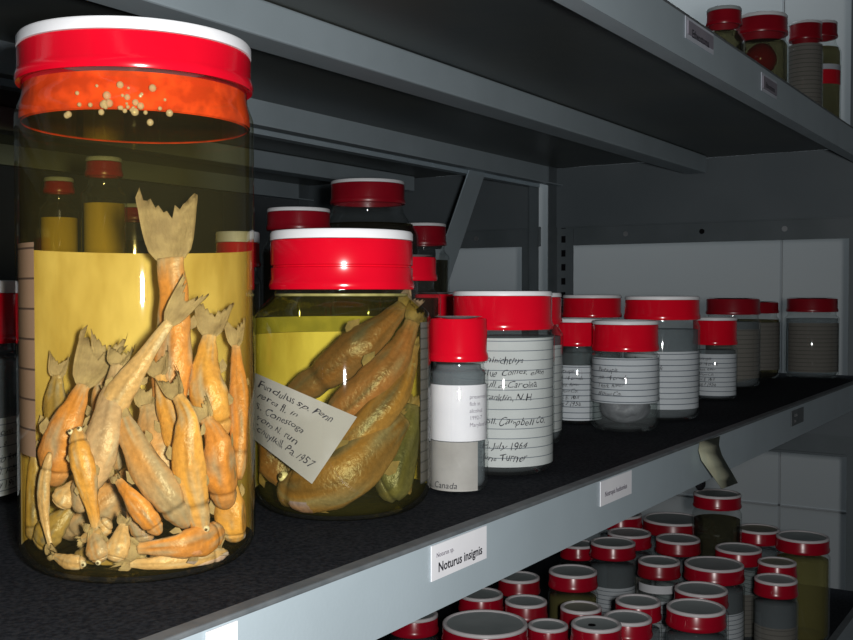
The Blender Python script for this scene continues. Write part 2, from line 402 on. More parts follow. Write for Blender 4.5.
x, y = base_xy(662, 1.087)
jar(x, y, ZM, .0385, .1215, 'large jar with dark headspace above a ruled label, fifth from the far end', lidR=.0385, lidH=.0240, neck=.002, sh=.006, fluid='fluid_grey',
    papers=[('paper_fine', -92, 92, .012, .070, (small, .0062, -48, .066, dict(hand)))])
x, y = base_xy(592, 1.23)
jar(x, y, ZM, .0345, .1225, 'red-lidded jar in the back row showing only its lid, behind the lump jar', lidR=.0345, lidH=.026, fluid='fluid_grey', lid='red')
x, y = base_xy(715, 1.273)
jar(x, y, ZM, .0266, .0955, 'short ruled-label jar standing forward near the middle of the far row', lidR=.0265, lidH=.0330, band=.004, neck=.002, sh=.004, fluid='fluid_grey',
    papers=[('paper_fine', -92, 92, .006, .056, (small, .005, -50, .054, dict(hand)))])
x, y = base_xy(733, 1.44)
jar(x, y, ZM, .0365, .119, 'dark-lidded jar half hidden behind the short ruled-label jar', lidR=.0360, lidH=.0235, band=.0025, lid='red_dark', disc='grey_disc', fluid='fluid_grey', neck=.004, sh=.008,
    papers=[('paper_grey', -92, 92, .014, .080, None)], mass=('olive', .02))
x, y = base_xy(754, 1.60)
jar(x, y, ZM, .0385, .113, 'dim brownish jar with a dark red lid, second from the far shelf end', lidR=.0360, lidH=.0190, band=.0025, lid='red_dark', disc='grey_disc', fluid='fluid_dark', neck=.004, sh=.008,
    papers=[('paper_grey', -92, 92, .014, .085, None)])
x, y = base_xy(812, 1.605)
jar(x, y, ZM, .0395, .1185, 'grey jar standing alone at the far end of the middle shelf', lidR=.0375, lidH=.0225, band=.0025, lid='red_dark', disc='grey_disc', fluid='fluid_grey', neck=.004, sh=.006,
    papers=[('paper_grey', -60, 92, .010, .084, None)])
# behind the tall jar, cut by the left frame edge
x, y = base_xy(-61, .66)
jar(x, y, ZM, .0490, .1325, 'jar at the left edge, partly cut off, beside the tall fish jar', lidR=.0480, lidH=.0390, band=.0080, fluid='fluid_grey', neck=.004, sh=.008,
    papers=[('paper', -92, 88, .004, .052, (['Lepomis', 'Sta. 9', 'Ohio River', 'coll. Hubbs', 'May 1961'], .0065, 32, .048, dict(hand)))])
# back rows in the dark
def back(px, d, ytop, R, lidR, label, **kw):
    x, y = base_xy(px, d); zt = at_depth(px, ytop, d).z-.0044
    jar(x, y, ZM, R, zt-ZM, label, lidR=lidR, **kw)
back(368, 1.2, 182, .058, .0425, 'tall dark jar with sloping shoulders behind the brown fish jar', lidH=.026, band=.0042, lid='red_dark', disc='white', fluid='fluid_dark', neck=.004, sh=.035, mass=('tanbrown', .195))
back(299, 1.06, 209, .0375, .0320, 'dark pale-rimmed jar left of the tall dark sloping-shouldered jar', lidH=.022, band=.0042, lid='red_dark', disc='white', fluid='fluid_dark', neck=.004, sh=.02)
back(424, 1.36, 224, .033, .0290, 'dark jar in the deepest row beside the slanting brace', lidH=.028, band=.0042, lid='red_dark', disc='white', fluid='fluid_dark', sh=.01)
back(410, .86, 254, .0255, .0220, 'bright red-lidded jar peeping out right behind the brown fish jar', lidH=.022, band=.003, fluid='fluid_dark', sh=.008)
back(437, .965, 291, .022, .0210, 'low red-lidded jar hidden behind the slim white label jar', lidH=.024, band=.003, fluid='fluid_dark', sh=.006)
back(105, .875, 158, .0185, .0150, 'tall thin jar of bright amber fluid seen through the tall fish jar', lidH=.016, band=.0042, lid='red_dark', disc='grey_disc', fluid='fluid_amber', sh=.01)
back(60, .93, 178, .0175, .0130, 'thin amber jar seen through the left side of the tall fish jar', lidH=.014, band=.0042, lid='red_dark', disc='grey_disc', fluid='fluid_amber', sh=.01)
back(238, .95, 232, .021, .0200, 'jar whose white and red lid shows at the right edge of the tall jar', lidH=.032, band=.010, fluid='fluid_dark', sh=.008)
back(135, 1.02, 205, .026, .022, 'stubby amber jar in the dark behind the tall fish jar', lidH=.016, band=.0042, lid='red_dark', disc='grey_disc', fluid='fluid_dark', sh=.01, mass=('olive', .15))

# --- upper shelf
def upper(px, d, ytop, R, lidR, label, **kw):
    x, y = base_xy(px, d); zt = at_depth(px, ytop, d).z
    jar(x, y, ZU, R, zt-ZU, label, lidR=lidR, group=None, **kw)
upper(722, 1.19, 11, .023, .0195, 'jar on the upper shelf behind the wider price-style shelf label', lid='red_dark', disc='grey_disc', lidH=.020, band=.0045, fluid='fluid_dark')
upper(759, 1.31, 19, .033, .0315, 'jar with a red rounded reflection inside on the upper shelf', lid='red_dark', disc='white', lidH=.024, band=.005, fluid='fluid_dark', sh=.008)
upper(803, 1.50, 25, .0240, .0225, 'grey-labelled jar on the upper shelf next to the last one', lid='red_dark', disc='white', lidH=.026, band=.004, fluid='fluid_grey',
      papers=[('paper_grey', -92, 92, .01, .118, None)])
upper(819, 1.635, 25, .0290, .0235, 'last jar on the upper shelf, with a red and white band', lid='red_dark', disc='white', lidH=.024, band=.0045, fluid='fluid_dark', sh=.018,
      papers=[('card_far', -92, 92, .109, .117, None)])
lastjar = [o for o in bpy.data.objects if o.get('label', '').startswith('last jar on the upper')][0]
bm = bmesh.new(); rr = .0281; ca = cam_angle(*lastjar.location.xy); rows = []
for q in (.087, .1088): rows.append([bm.verts.new((rr*math.cos(ca-1.6+3.2*i/24), rr*math.sin(ca-1.6+3.2*i/24), q)) for i in range(25)])
for i in range(24): bm.faces.new((rows[0][i], rows[0][i+1], rows[1][i+1], rows[1][i]))
mesh_obj('red_band', bm, MT['red'], lastjar, True)
rj = [o for o in bpy.data.objects if o.get('label', '').startswith('jar with a red rounded')][0]
bm = bmesh.new(); bmesh.ops.create_uvsphere(bm, u_segments=24, v_segments=16, radius=.019)
for v in bm.verts: v.co = v.co*(1+.06*noise.noise(v.co*60))+Vector((.0, .0, .058))
mesh_obj('red_reflection', bm, MT['red'], rj, True)  # added red ball, shaped as the lid's reflection in the fluid

# --- lower shelf: (px, y of lid top centre, lid width px, lid top z above shelf, disc kind, body fluid)
low = [
 (721, 493, 48, .190, 'grey_disc', 'fluid_dark', 'tallest red-lidded jar on the lower shelf, rising above the rest by the wall'),
 (680, 522, 62, .140, 'grey_disc', 'fluid_grey', 'wide-lidded jar in the far row, left of the tallest lower jar'),
 (633, 516, 44, .150, 'grey_disc', 'fluid_grey', 'farthest lower jar peeping under the shelf edge'),
 (630, 529, 44, .138, 'grey_disc', 'fluid_grey', 'lower jar just in front of the one peeping under the shelf edge'),
 (614, 541, 46, .138, 'grey_disc', 'fluid_grey', 'lower jar with bright rim below the second shelf label'),
 (678, 537, 45, .134, 'grey_disc', 'fluid_grey', 'lower jar tucked in front of the wide far lid'),
 (733, 543, 46, .130, 'grey_disc', 'fluid_clear', 'lower jar in front of the tallest one'),
 (747, 530, 44, .136, 'tan_disc', 'fluid_grey', 'tan-topped lower jar right of the tallest one'),
 (793, 534, 52, .138, 'grey_disc', 'fluid_amber2', 'rightmost wide-lidded lower jar with an olive body'),
 (659, 560, 43, .134, 'grey_disc', 'fluid_clear', 'lower jar with a white label strip right under its lid'),
 (714, 563, 60, .130, 'grey_disc', 'fluid_grey', 'broad-lidded lower jar in the middle of the right cluster'),
 (777, 562, 39, .126, 'tan_disc', 'fluid_dark', 'small tan-topped lower jar in front of the olive jar'),
 (776, 577, 43, .118, 'grey_disc', 'fluid_grey', 'nearest small grey-bodied jar at the right of the lower shelf'),
 (701, 588, 54, .134, 'grey_disc', 'fluid_grey', 'lower jar half covered by the front right lid'),
 (694, 606, 60, .138, 'grey_disc', 'fluid_grey', 'front jar with a bright silver-rimmed lid near the lower right'),
 (640, 600, 47, .138, 'grey_disc', 'fluid_grey', 'lower jar left of the front silver-rimmed lid'),
 (626, 617, 50, .140, 'grey_disc', 'fluid_grey', 'lower jar at the bottom edge left of the silver-rimmed lid'),
 (519, 576, 43, .128, 'grey_disc', 'fluid_grey', 'small lower jar close under the shelf lip right of the first label'),
 (573, 570, 50, .138, 'grey_disc', 'fluid_amber2', 'lower jar with a straw-coloured neck under the middle of the lip'),
 (578, 543, 36, .120, 'grey_disc', 'fluid_dark', 'lower jar deep in shadow under the lip'),
 (481, 593, 46, .126, 'grey_disc', 'fluid_grey', 'lower jar just behind the largest grey lid'),
 (526, 600, 44, .128, 'grey_disc', 'fluid_clear', 'lower jar right of the largest grey lid'),
 (414, 613, 50, .128, 'grey_disc', 'fluid_grey', 'leftmost lower jar, emerging below the shelf lip'),
 (485, 622, 88, .150, 'grey_disc', 'fluid_grey', 'jar with the largest grey lid at the bottom edge'),
 (548, 624, 42, .132, 'grey_disc', 'fluid_grey', 'jar cut by the bottom edge right of the largest lid'),
 (581, 606, 43, .134, 'tan_disc', 'fluid_dark', 'dull-topped lower jar between two straw-coloured jars'),
 (598, 622, 52, .146, 'grey_disc', 'fluid_grey', 'lower jar with a dark dot on its lid'),
]
MT['fluid_amber2'] = glassy('straw_fluid', (.85, .80, .5), (.5, .46, .2), (.30, .28, .10), .35, gl=.0, glmax=.05)
if True:
    LOW = []
    for (px, py, w, h, disc, fl, lab) in low:
        zt = ZL+h; d = (on_plane_z(px, py, zt)-CAM).dot(FW)
        p = on_plane_z(px, py, zt); R = w*d/FPX/2
        LOW.append([p.x, p.y, h, R, disc, fl, lab])
    for _ in range(60):       # ease neighbours apart so that no two glasses touch
        for i in range(len(LOW)):
            for j in range(i):
                a, b = LOW[i], LOW[j]; dx, dy = a[0]-b[0], a[1]-b[1]; dd = math.hypot(dx, dy)+1e-9
                need = a[3]+b[3]+.004
                if dd < need:
                    s = (need-dd)*.5/dd; a[0] += dx*s; a[1] += dy*s; b[0] -= dx*s; b[1] -= dy*s
        for a in LOW:
            a[0] = min(a[0], X1-.01-a[3]); a[1] = max(a[1], YF+.006+a[3])
    for i, (x, y, h, R, disc, fl, lab) in enumerate(LOW):
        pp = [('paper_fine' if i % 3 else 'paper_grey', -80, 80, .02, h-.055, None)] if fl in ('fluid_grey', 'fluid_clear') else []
        if lab.startswith('lower jar with a white label'): pp = [('card', -70, 60, h-.036, h-.026, None), ('paper_fine', -80, 80, .02, h-.045, None)]
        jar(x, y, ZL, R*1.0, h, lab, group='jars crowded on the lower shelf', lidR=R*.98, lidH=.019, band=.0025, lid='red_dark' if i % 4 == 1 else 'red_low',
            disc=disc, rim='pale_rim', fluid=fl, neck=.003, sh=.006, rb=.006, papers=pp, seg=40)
    dj = [o for o in bpy.data.objects if o.get('label', '').startswith('lower jar with a dark dot')][0]
    bm = bmesh.new(); bmesh.ops.create_cone(bm, cap_ends=True, segments=20, radius1=.0038, radius2=.0036, depth=.0006)
    for v in bm.verts: v.co += Vector((-.006, .002, .146-.0010))
    mesh_obj('lid_dot', bm, MT['hole'], [c for c in dj.children if c.name.startswith('lid')][0])

# ------------------------------------------------------------------ fish
def spline(pts, n):
    out = []
    m = len(pts)
    for i in range(n+1):
        t = i/n*(m-1); k = min(int(t), m-2); u = t-k
        p0 = pts[max(k-1, 0)]; p1 = pts[k]; p2 = pts[k+1]; p3 = pts[min(k+2, m-1)]
        out.append(.5*((2*p1)+(p2-p0)*u+(2*p0-5*p1+4*p2-p3)*u*u+(3*p1-p0-3*p2+p3)*u**3))
    return out
def clamp_fins(body, C, RI):
    todo = [body]+list(body.children)
    for c_ in list(body.children): todo += list(c_.children)
    for o_ in todo:
        for v in o_.data.vertices:
            w_ = Vector((v.co.x-C.x, v.co.y-C.y))
            if w_.length > RI: w_ *= RI/w_.length; v.co.x = C.x+w_.x; v.co.y = C.y+w_.y
            if v.co.z < ZM+.005: v.co.z = ZM+.005
    return body
def fish(pts, wid, mat, label, tail=.0, tailw=0, eyes=True, side=None, thick=.62, fins=True, fm='fin', group='preserved fish in the tall jar', ped=1.0, notch=.55, tailspread=1.0):
    """pts: head -> tail base; wid: greatest depth of body; tail: length of the tail fin"""
    c = spline(pts, 44); n = len(c)-1
    root = bpy.data.objects.new('preserved_fish', None)
    # body first: profile of half height along length (head blunt, belly, slim peduncle)
    prof = [(0, .20), (.03, .36), (.09, .58), (.18, .80), (.30, .96), (.42, 1.0), (.55, .93), (.68, .76), (.82, .54), (.93, .40), (1, .38)]
    prof = [(q, v_+(1-v_)*max(0, ped-1)*q) for q, v_ in prof]
    def pf(t):
        for (a, va), (b, vb) in zip(prof, prof[1:]):
            if t <= b:
                u = (t-a)/(b-a); u = u*u*(3-2*u)*.4+u*.6; return va+(vb-va)*u
        return .3
    bm = bmesh.new(); rings = []; S = 28; tones = []; CA, CB = FC[mat]
    view = (side or -FW).normalized()
    frames = []
    for i in range(n+1):
        t = (c[min(i+1, n)]-c[max(i-1, 0)]).normalized()
        up = view.cross(t).normalized()            # dorsal-ventral direction lies across the view
        sd = t.cross(up).normalized()
        frames.append((t, up, sd))
    for i in range(n+1):
        t, up, sd = frames[i]; h = pf(i/n)*wid/2
        ring = []
        for k in range(S):
            a = 2*PI*k/S
            hh = h*(1+.05*math.sin(a*1)+.13*noise.noise(Vector((i*.21, 1.3*math.sin(a), wid*900+1.3*math.cos(a)))))
            th = h*thick*(1.15-.35*i/n)*(1+.16*noise.noise(Vector((i*.18+7, 1.5*math.cos(a), wid*700+1.5*math.sin(a)))))
            ring.append(bm.verts.new(c[i]+up*math.sin(a)*hh+sd*math.cos(a)*th))
            tt = i/n; sn = math.sin(a)
            f = .5+.9*noise.noise(Vector((tt*2.2, sn*2.5, wid*500+math.cos(a))))+.35*noise.noise(Vector((tt*3, sn*9, math.cos(a)*4)))+.28*sn
            f = min(1, max(0, f)); cc = [CA[q]+(CB[q]-CA[q])*f for q in range(3)]
            bl = max(0, -sn-.35)*.7; cc = [cc[q]+(.82*cc[q]+.11-cc[q])*bl for q in range(3)]
            sil = max(0, noise.noise(Vector((tt*4+5, sn*3, wid*300)))-.12)*1.6; g_ = sum(cc)/3*1.15
            cc = [cc[q]+(g_-cc[q])*min(.75, sil) for q in range(3)]
            if tt < .19: cc = [cc[q]*.7+(.42, .31, .24)[q]*.3*sum(CA)/1.2 for q in range(3)]
            if .185 < tt < .225: cc = [q*.5 for q in cc]
            if tt < .03: cc = [q*.6 for q in cc]
            lt_ = math.exp(-((sn-.05)/.07)**2)*.35*(tt > .22); cc = [q*(1-lt_) for q in cc]
            if tt > .84: u_ = min(1, (tt-.84)/.16)*.6; cc = [cc[q]+((.58, .46, .34)[q]*sum(CA)/1.2-cc[q])*u_ for q in range(3)]
            tones.append(cc)
        rings.append(ring)
    for a, b in zip(rings, rings[1:]):
        for k in range(S): bm.faces.new((a[k], a[(k+1) % S], b[(k+1) % S], b[k]))
    bm.faces.new(rings[0]); bm.faces.new(rings[-1])
    # gill and mouth lines are pressed in
    for i, dp_ in ((8, .07), (9, .13)):
        for v in rings[i]: v.co += (c[i]-v.co)*dp_
    body = mesh_obj('preserved_fish', bm, FLESH, None, True)
    ca_ = body.data.color_attributes.new('tone', 'FLOAT_COLOR', 'POINT')
    for q, cc in enumerate(tones): ca_.data[q].color = (*cc, 1)
    bpy.data.objects.remove(root)
    tag(body, label, 'fish', group)
    t0, up0, sd0 = frames[-1]
    if tail:
        bm = bmesh.new(); R_ = 17; L = 8; base = c[-1]; tw = (tailw or wid*.62); vsd = sd0
        g = []
        for j in range(R_):
            s = j/(R_-1)*2-1
            row = []
            for l in range(L+1):
                u = l/L
                ln = tail*(notch+(1-notch)*abs(s)**1.1)*(1.0 if s > 0 else .93)
                if l >= L-1: ln *= 1+.09*math.sin(j*9.1+wid*900)+.04*math.sin(j*4.3)
                wv = (pf(1)*wid/2*1.02*(1-u)+tw*u**.62*tailspread)*s
                p = base-t0*.0008+t0*ln*u+up0*wv+vsd*(.0007*math.cos(j*PI)+.0012*math.sin(u*3+j*.5))
                row.append(p)
            g.append(row)
        A = [[bm.verts.new(p+vsd*.0003) for p in r] for r in g]; B = [[bm.verts.new(p-vsd*.0003) for p in r] for r in g]
        for j in range(R_-1):
            for l in range(L):
                bm.faces.new((A[j][l], A[j+1][l], A[j+1][l+1], A[j][l+1])); bm.faces.new((B[j][l], B[j][l+1], B[j+1][l+1], B[j+1][l]))
            bm.faces.new((A[j][L], A[j+1][L], B[j+1][L], B[j][L]))
        mesh_obj('tail_fin', bm, MT[fm], body, True)
    if fins:
        for (ti, sg, ln) in ((20, 1, .18), (27, -1, .14), (13, -1, .12)):
            t, up, sd = frames[ti]; h = pf(ti/n)*wid/2; b0 = c[ti]+up*sg*h*.88
            bm = bmesh.new(); L_ = wid*ln*2.2
            P = [b0, b0+t*L_*.9, b0+t*L_*1.25+up*sg*L_*.30, b0+t*L_*.6+up*sg*L_*.62, b0+t*L_*.2+up*sg*L_*.45]
            a_ = [bm.verts.new(p+sd*.0003) for p in P]; b_ = [bm.verts.new(p-sd*.0003) for p in P]
            bm.faces.new(a_); bm.faces.new(b_[::-1])
            for k in range(5): bm.faces.new((a_[k], b_[k], b_[(k+1) % 5], a_[(k+1) % 5]))
            mesh_obj('body_fin', bm, MT[fm], body)
    if eyes:
        t, up, sd = frames[4]; er = max(.0013, wid*.10)
        toward = sd if sd.dot(-FW) > 0 else -sd
        h = pf(4/n)*wid/2
        spots = [c[4]+up*h*.30+toward*h*thick*.98] if eyes is True else [c[3]+up*h*.66+toward*h*.45, c[3]-up*h*.66+toward*h*.45]
        for q in spots:
            bm = bmesh.new(); bmesh.ops.create_uvsphere(bm, u_segments=16, v_segments=10, radius=er)
            for v in bm.verts: v.co += q
            e = mesh_obj('eye', bm, MT['eye_white'], body, True)
            bm = bmesh.new(); bmesh.ops.create_uvsphere(bm, u_segments=12, v_segments=8, radius=er*.52)
            for v in bm.verts: v.co += q+toward*er*.68
            mesh_obj('pupil', bm, MT['pupil'], e, True)
    return body

C1 = Vector((P1[0], P1[1], 0)); RI1 = .0535
def in_jar(px, py, dep, C=C1, RI=RI1, dc=.506):
    """dep: metres towards the camera from the jar's axis"""
    d = dc-dep
    p = at_depth(px, py, d)
    v = Vector((p.x-C.x, p.y-C.y, 0))
    if v.length > RI: v *= RI/v.length; p = Vector((C.x+v.x, C.y+v.y, p.z))
    return p
def F1(pts, wpx, mat, label, tail=0, tailw=0, **kw):
    k = .483/FPX
    w = wpx*k*1.06
    P = [in_jar(a, b, c, RI=.0526-w*.30) for (a, b, c) in pts]
    for p in P: p.z = max(p.z, ZM+.005+w*.30)
    return clamp_fins(fish(P, w, mat, label, tail=tail*k, tailw=tailw*k, **kw), C1, .0527)
F1([(166, 428, .006), (172, 380, .004), (175, 320, .002), (171, 258, .000)], 38, 'orange', 'long orange fish standing tail-up with a broad pale forked tail', tail=76, tailw=33, eyes=False, ped=1.55, notch=.66)
F1([(100, 452, .024), (112, 410, .028), (135, 372, .028), (170, 322, .022)], 27, 'pale', 'pale fish slanting up to the right with its tail at mid jar', tail=52, tailw=17, eyes=False)
F1([(78, 512, .030), (90, 478, .034), (103, 440, .034), (112, 395, .028), (118, 365, .020)], 34, 'pink', 'pinkish silver fish upright left of centre', tail=26, tailw=14, eyes=False)
F1([(54, 486, .016), (58, 455, .018), (70, 418, .018), (84, 385, .012)], 37, 'orange', 'orange fish leaning at the left with a pale upright tail', tail=62, tailw=26, eyes=False)
F1([(222, 440, .000), (212, 405, .004), (206, 370, .002), (210, 335, -.004)], 38, 'gold', 'golden fish at the upper right with a pale fan tail', tail=45, tailw=22, eyes=False)
F1([(220, 540, .036), (212, 500, .042), (200, 455, .042), (188, 418, .034), (178, 396, .028)], 31, 'gold', 'golden fish head-down with two cloudy white eyes at the lower right', tail=34, tailw=13, eyes='two')
F1([(245, 510, .016), (236, 478, .020), (222, 445, .020), (206, 418, .016)], 36, 'orange', 'orange fish pressed against the right wall of the tall jar', tail=26, tailw=12, eyes=False)
F1([(243, 532, .022), (215, 540, .032), (180, 546, .038), (138, 548, .036)], 30, 'orange', 'orange fish lying level along the bottom right of the tall jar', tail=30, tailw=18, eyes=False)
F1([(188, 527, .030), (170, 500, .036), (148, 468, .036), (128, 430, .032), (120, 405, .026)], 33, 'grey', 'grey-orange fish slanting down to the right across the middle', tail=34, tailw=14, eyes=False)
F1([(160, 534, .038), (148, 518, .041), (132, 498, .041), (118, 480, .036)], 21, 'orange', 'small orange fish slanting near the bottom centre', tail=12, tailw=6, eyes=False, fins=False)
F1([(76, 428, .036), (80, 455, .041), (88, 490, .042), (96, 528, .040)], 22, 'gold', 'slender golden fish head-up with cloudy eyes at the left front', tail=28, tailw=11, eyes='two')
F1([(50, 452, .026), (44, 482, .026), (44, 515, .026), (50, 545, .028)], 12, 'pale', 'thin pale fish standing along the left wall', tail=12, tailw=5, eyes=False, fins=False)
F1([(86, 562, .034), (70, 562, .034), (54, 556, .030)], 16, 'pale', 'small pale fish lying on the bottom at the left', tail=10, tailw=6, eyes=True, fins=False)
F1([(102, 562, .042), (97, 548, .042), (92, 530, .038)], 21, 'grey', 'small blunt-headed fish at the bottom left of centre', tail=14, tailw=8, eyes=True, fins=False)
F1([(114, 562, .042), (119, 545, .040), (124, 524, .036)], 22, 'pale', 'stubby pale fish upright at the bottom centre', tail=14, tailw=8, eyes=False, fins=False)
F1([(58, 506, .030), (66, 496, .030), (80, 480, .024)], 22, 'pale', 'small round-headed pale fish at the lower left', tail=12, tailw=8, eyes=False, fins=False)
F1([(110, 520, .040), (98, 530, .038), (82, 540, .034)], 18, 'pale', 'small pale fish lying slantwise near the bottom left', tail=12, tailw=8, eyes=False, fins=False)
F1([(32, 540, .006), (30, 500, .004), (34, 455, .002)], 21, 'olive', 'yellow-brown fish standing at the far left wall', tail=26, tailw=10, eyes=False)
F1([(243, 480, .004), (243, 430, .0), (238, 380, -.006), (236, 345, -.010)], 22, 'orange', 'slim orange fish standing along the far right wall', tail=36, tailw=13, eyes=False)
F1([(182, 500, .010), (165, 470, .014), (152, 440, .014), (148, 405, .008)], 44, 'grey', 'grey silvery fish deep in the middle of the heap', tail=30, tailw=14, eyes=False)
F1([(60, 545, -.006), (100, 505, -.004), (140, 470, -.006)], 46, 'grey', 'dull fish lying deep behind the left heap', tail=20, tailw=10, eyes=False)
F1([(222, 500, -.006), (195, 480, -.006), (150, 520, -.006)], 44, 'orange', 'dull orange fish lying deep behind the right heap', tail=20, tailw=10, eyes=False)
F1([(150, 560, .020), (185, 558, .022), (215, 548, .02)], 22, 'grey', 'grey fish lying flat under the level orange one', tail=16, tailw=10, eyes=False, fins=False)

F1([(118, 470, .000), (110, 430, .004), (104, 395, .004), (106, 368, .002)], 30, 'grey', 'greyish fish half hidden upper left behind the pinkish one', tail=40, tailw=20, eyes=False)
F1([(196, 470, .016), (182, 440, .018), (168, 405, .016), (160, 375, .012)], 30, 'gold', 'golden fish wedged behind the eyed one near the centre right', tail=30, tailw=16, eyes=False)
F1([(228, 560, .016), (200, 566, .026), (165, 568, .034), (130, 566, .036)], 20, 'pale', 'slim pale fish lying lowest on the jar bottom', tail=16, tailw=9, eyes=False, fins=False)
F1([(70, 475, -.004), (62, 440, -.002), (56, 400, -.006), (58, 375, -.008)], 30, 'olive', 'yellowish fish standing behind the left orange fish', tail=26, tailw=12, eyes=False)
F1([(236, 545, .004), (232, 510, .006), (220, 470, .004)], 34, 'gold', 'golden fish low behind the right wall fish', tail=20, tailw=12, eyes=False)
F1([(40, 556, .010), (52, 530, .014), (72, 508, .012)], 28, 'olive', 'olive-yellow fish at the bottom left corner of the heap', tail=14, tailw=8, eyes=False, fins=False)
F1([(145, 545, .024), (140, 515, .024), (126, 490, .020)], 26, 'grey', 'dull grey fish under the small slanting orange one', tail=14, tailw=8, eyes=False, fins=False)
F1([(75, 572, .020), (110, 572, .026), (140, 556, .024)], 20, 'olive', 'olive fish on the jar bottom beneath the small heads', tail=14, tailw=8, eyes=False, fins=False)

C2 = Vector((P2[0], P2[1], 0))
def F2(pts, wpx, mat, label, tail=0, tailw=0, **kw):
    k = .605/FPX; w = wpx*k*1.12
    P = [in_jar(a, b, c, C2, .0500-w*.26, .63) for (a, b, c) in pts]
    for p in P: p.z = max(p.z, ZM+.006+w*.36)
    return clamp_fins(fish(P, w, mat, label, tail=tail*k, tailw=tailw*k, fm='fin_brown', group='preserved fish in the squat jar', **kw), C2, .0498)
F2([(284, 404, .004), (345, 360, .010), (376, 334, .010), (404, 306, .004)], 38, 'brown', 'brown fish reaching highest, toward the right shoulder of the squat jar', tail=24, tailw=12, eyes=False)
F2([(300, 448, .020), (362, 396, .026), (396, 358, .022), (420, 322, .012)], 36, 'rose', 'rosy brown fish second from the top in the squat jar', tail=24, tailw=12, eyes=False)
F2([(316, 474, .028), (362, 432, .032), (400, 388, .026), (424, 345, .014)], 30, 'tanbrown', 'slim tan fish running diagonally down the middle of the squat jar', tail=20, tailw=10, eyes=False)
F2([(272, 482, .030), (300, 494, .034), (345, 476, .038), (392, 436, .032), (412, 420, .02)], 50, 'tanbrown', 'thick tan-brown fish with a visible eye at the bottom of the squat jar', tail=18, tailw=12, eyes=True)
F2([(378, 508, .024), (396, 480, .026), (412, 440, .020), (418, 405, .012)], 36, 'darkolive', 'dark olive fish standing against the right wall of the squat jar', tail=18, tailw=10, eyes=False)
F2([(262, 500, .012), (300, 470, .004), (350, 430, -.004), (390, 390, -.006)], 56, 'brown', 'dark brown fish lying deep behind the tag in the squat jar', tail=14, tailw=10, eyes=False)
F2([(268, 425, .004), (266, 455, .008), (290, 492, .014)], 40, 'brown', 'brown fish head showing below the tag at the left of the squat jar', tail=10, tailw=10, eyes=False)

# tag inside the squat jar: flat card just behind the front glass, left part curving back with the wall
def tagpt(px, py):
    # follow the glass at small radius
    d0 = .63; r = ray(px, py)
    lo, hi = .50, .70
    best = None
    a = Vector((r.x, r.y)); c = Vector((P2[0], P2[1])); RR = .0517
    A = a.dot(a); B = -2*a.dot(c); Cc = c.dot(c)-RR*RR; D = B*B-4*A*Cc
    if D < 0: t = -B/(2*A)
    else: t = (-B-math.sqrt(D))/(2*A)
    return CAM+r*t
q00, q10, q11, q01 = (253, 372), (357, 417), (312, 484), (251, 437)   # corners of the tag as it leans
bm = bmesh.new(); G = []
NU, NV = 14, 10
def tag_uv(u, v, off=0):
    top = (q00[0]+(q10[0]-q00[0])*u, q00[1]+(q10[1]-q00[1])*u); bot = (q01[0]+(q11[0]-q01[0])*u, q01[1]+(q11[1]-q01[1])*u)
    p = tagpt(top[0]+(bot[0]-top[0])*v, top[1]+(bot[1]-top[1])*v)
    if off: p = p+(CAM-p).normalized()*off
    return p
for i in range(NU+1): G.append([bm.verts.new(tag_uv(i/NU, j/NV)) for j in range(NV+1)])
for i in range(NU):
    for j in range(NV): bm.faces.new((G[i][j], G[i+1][j], G[i+1][j+1], G[i][j+1]))
tg = tag(mesh_obj('paper_tag', bm, MT['tagpaper'], None, True), 'grey paper tag with handwriting leaning inside the squat jar of brown fish', 'tag')
bm = text_mesh(['Fundulus sp. Penn', 'Perca fl. in', 'S. Conestoga', 'from N. run', 'Schuylkill, Pa. 1957'], 1.0, shear=.3, spacing=1.15, jitter=.02)
mxx = max(v.co.x for v in bm.verts); mny = min(v.co.y for v in bm.verts)
for v in bm.verts: v.co = tag_uv(.04+.86*v.co.x/mxx, .04+.86*(v.co.y/mny), .0006)
mesh_obj('handwriting', bm, MT['ink'], tg)

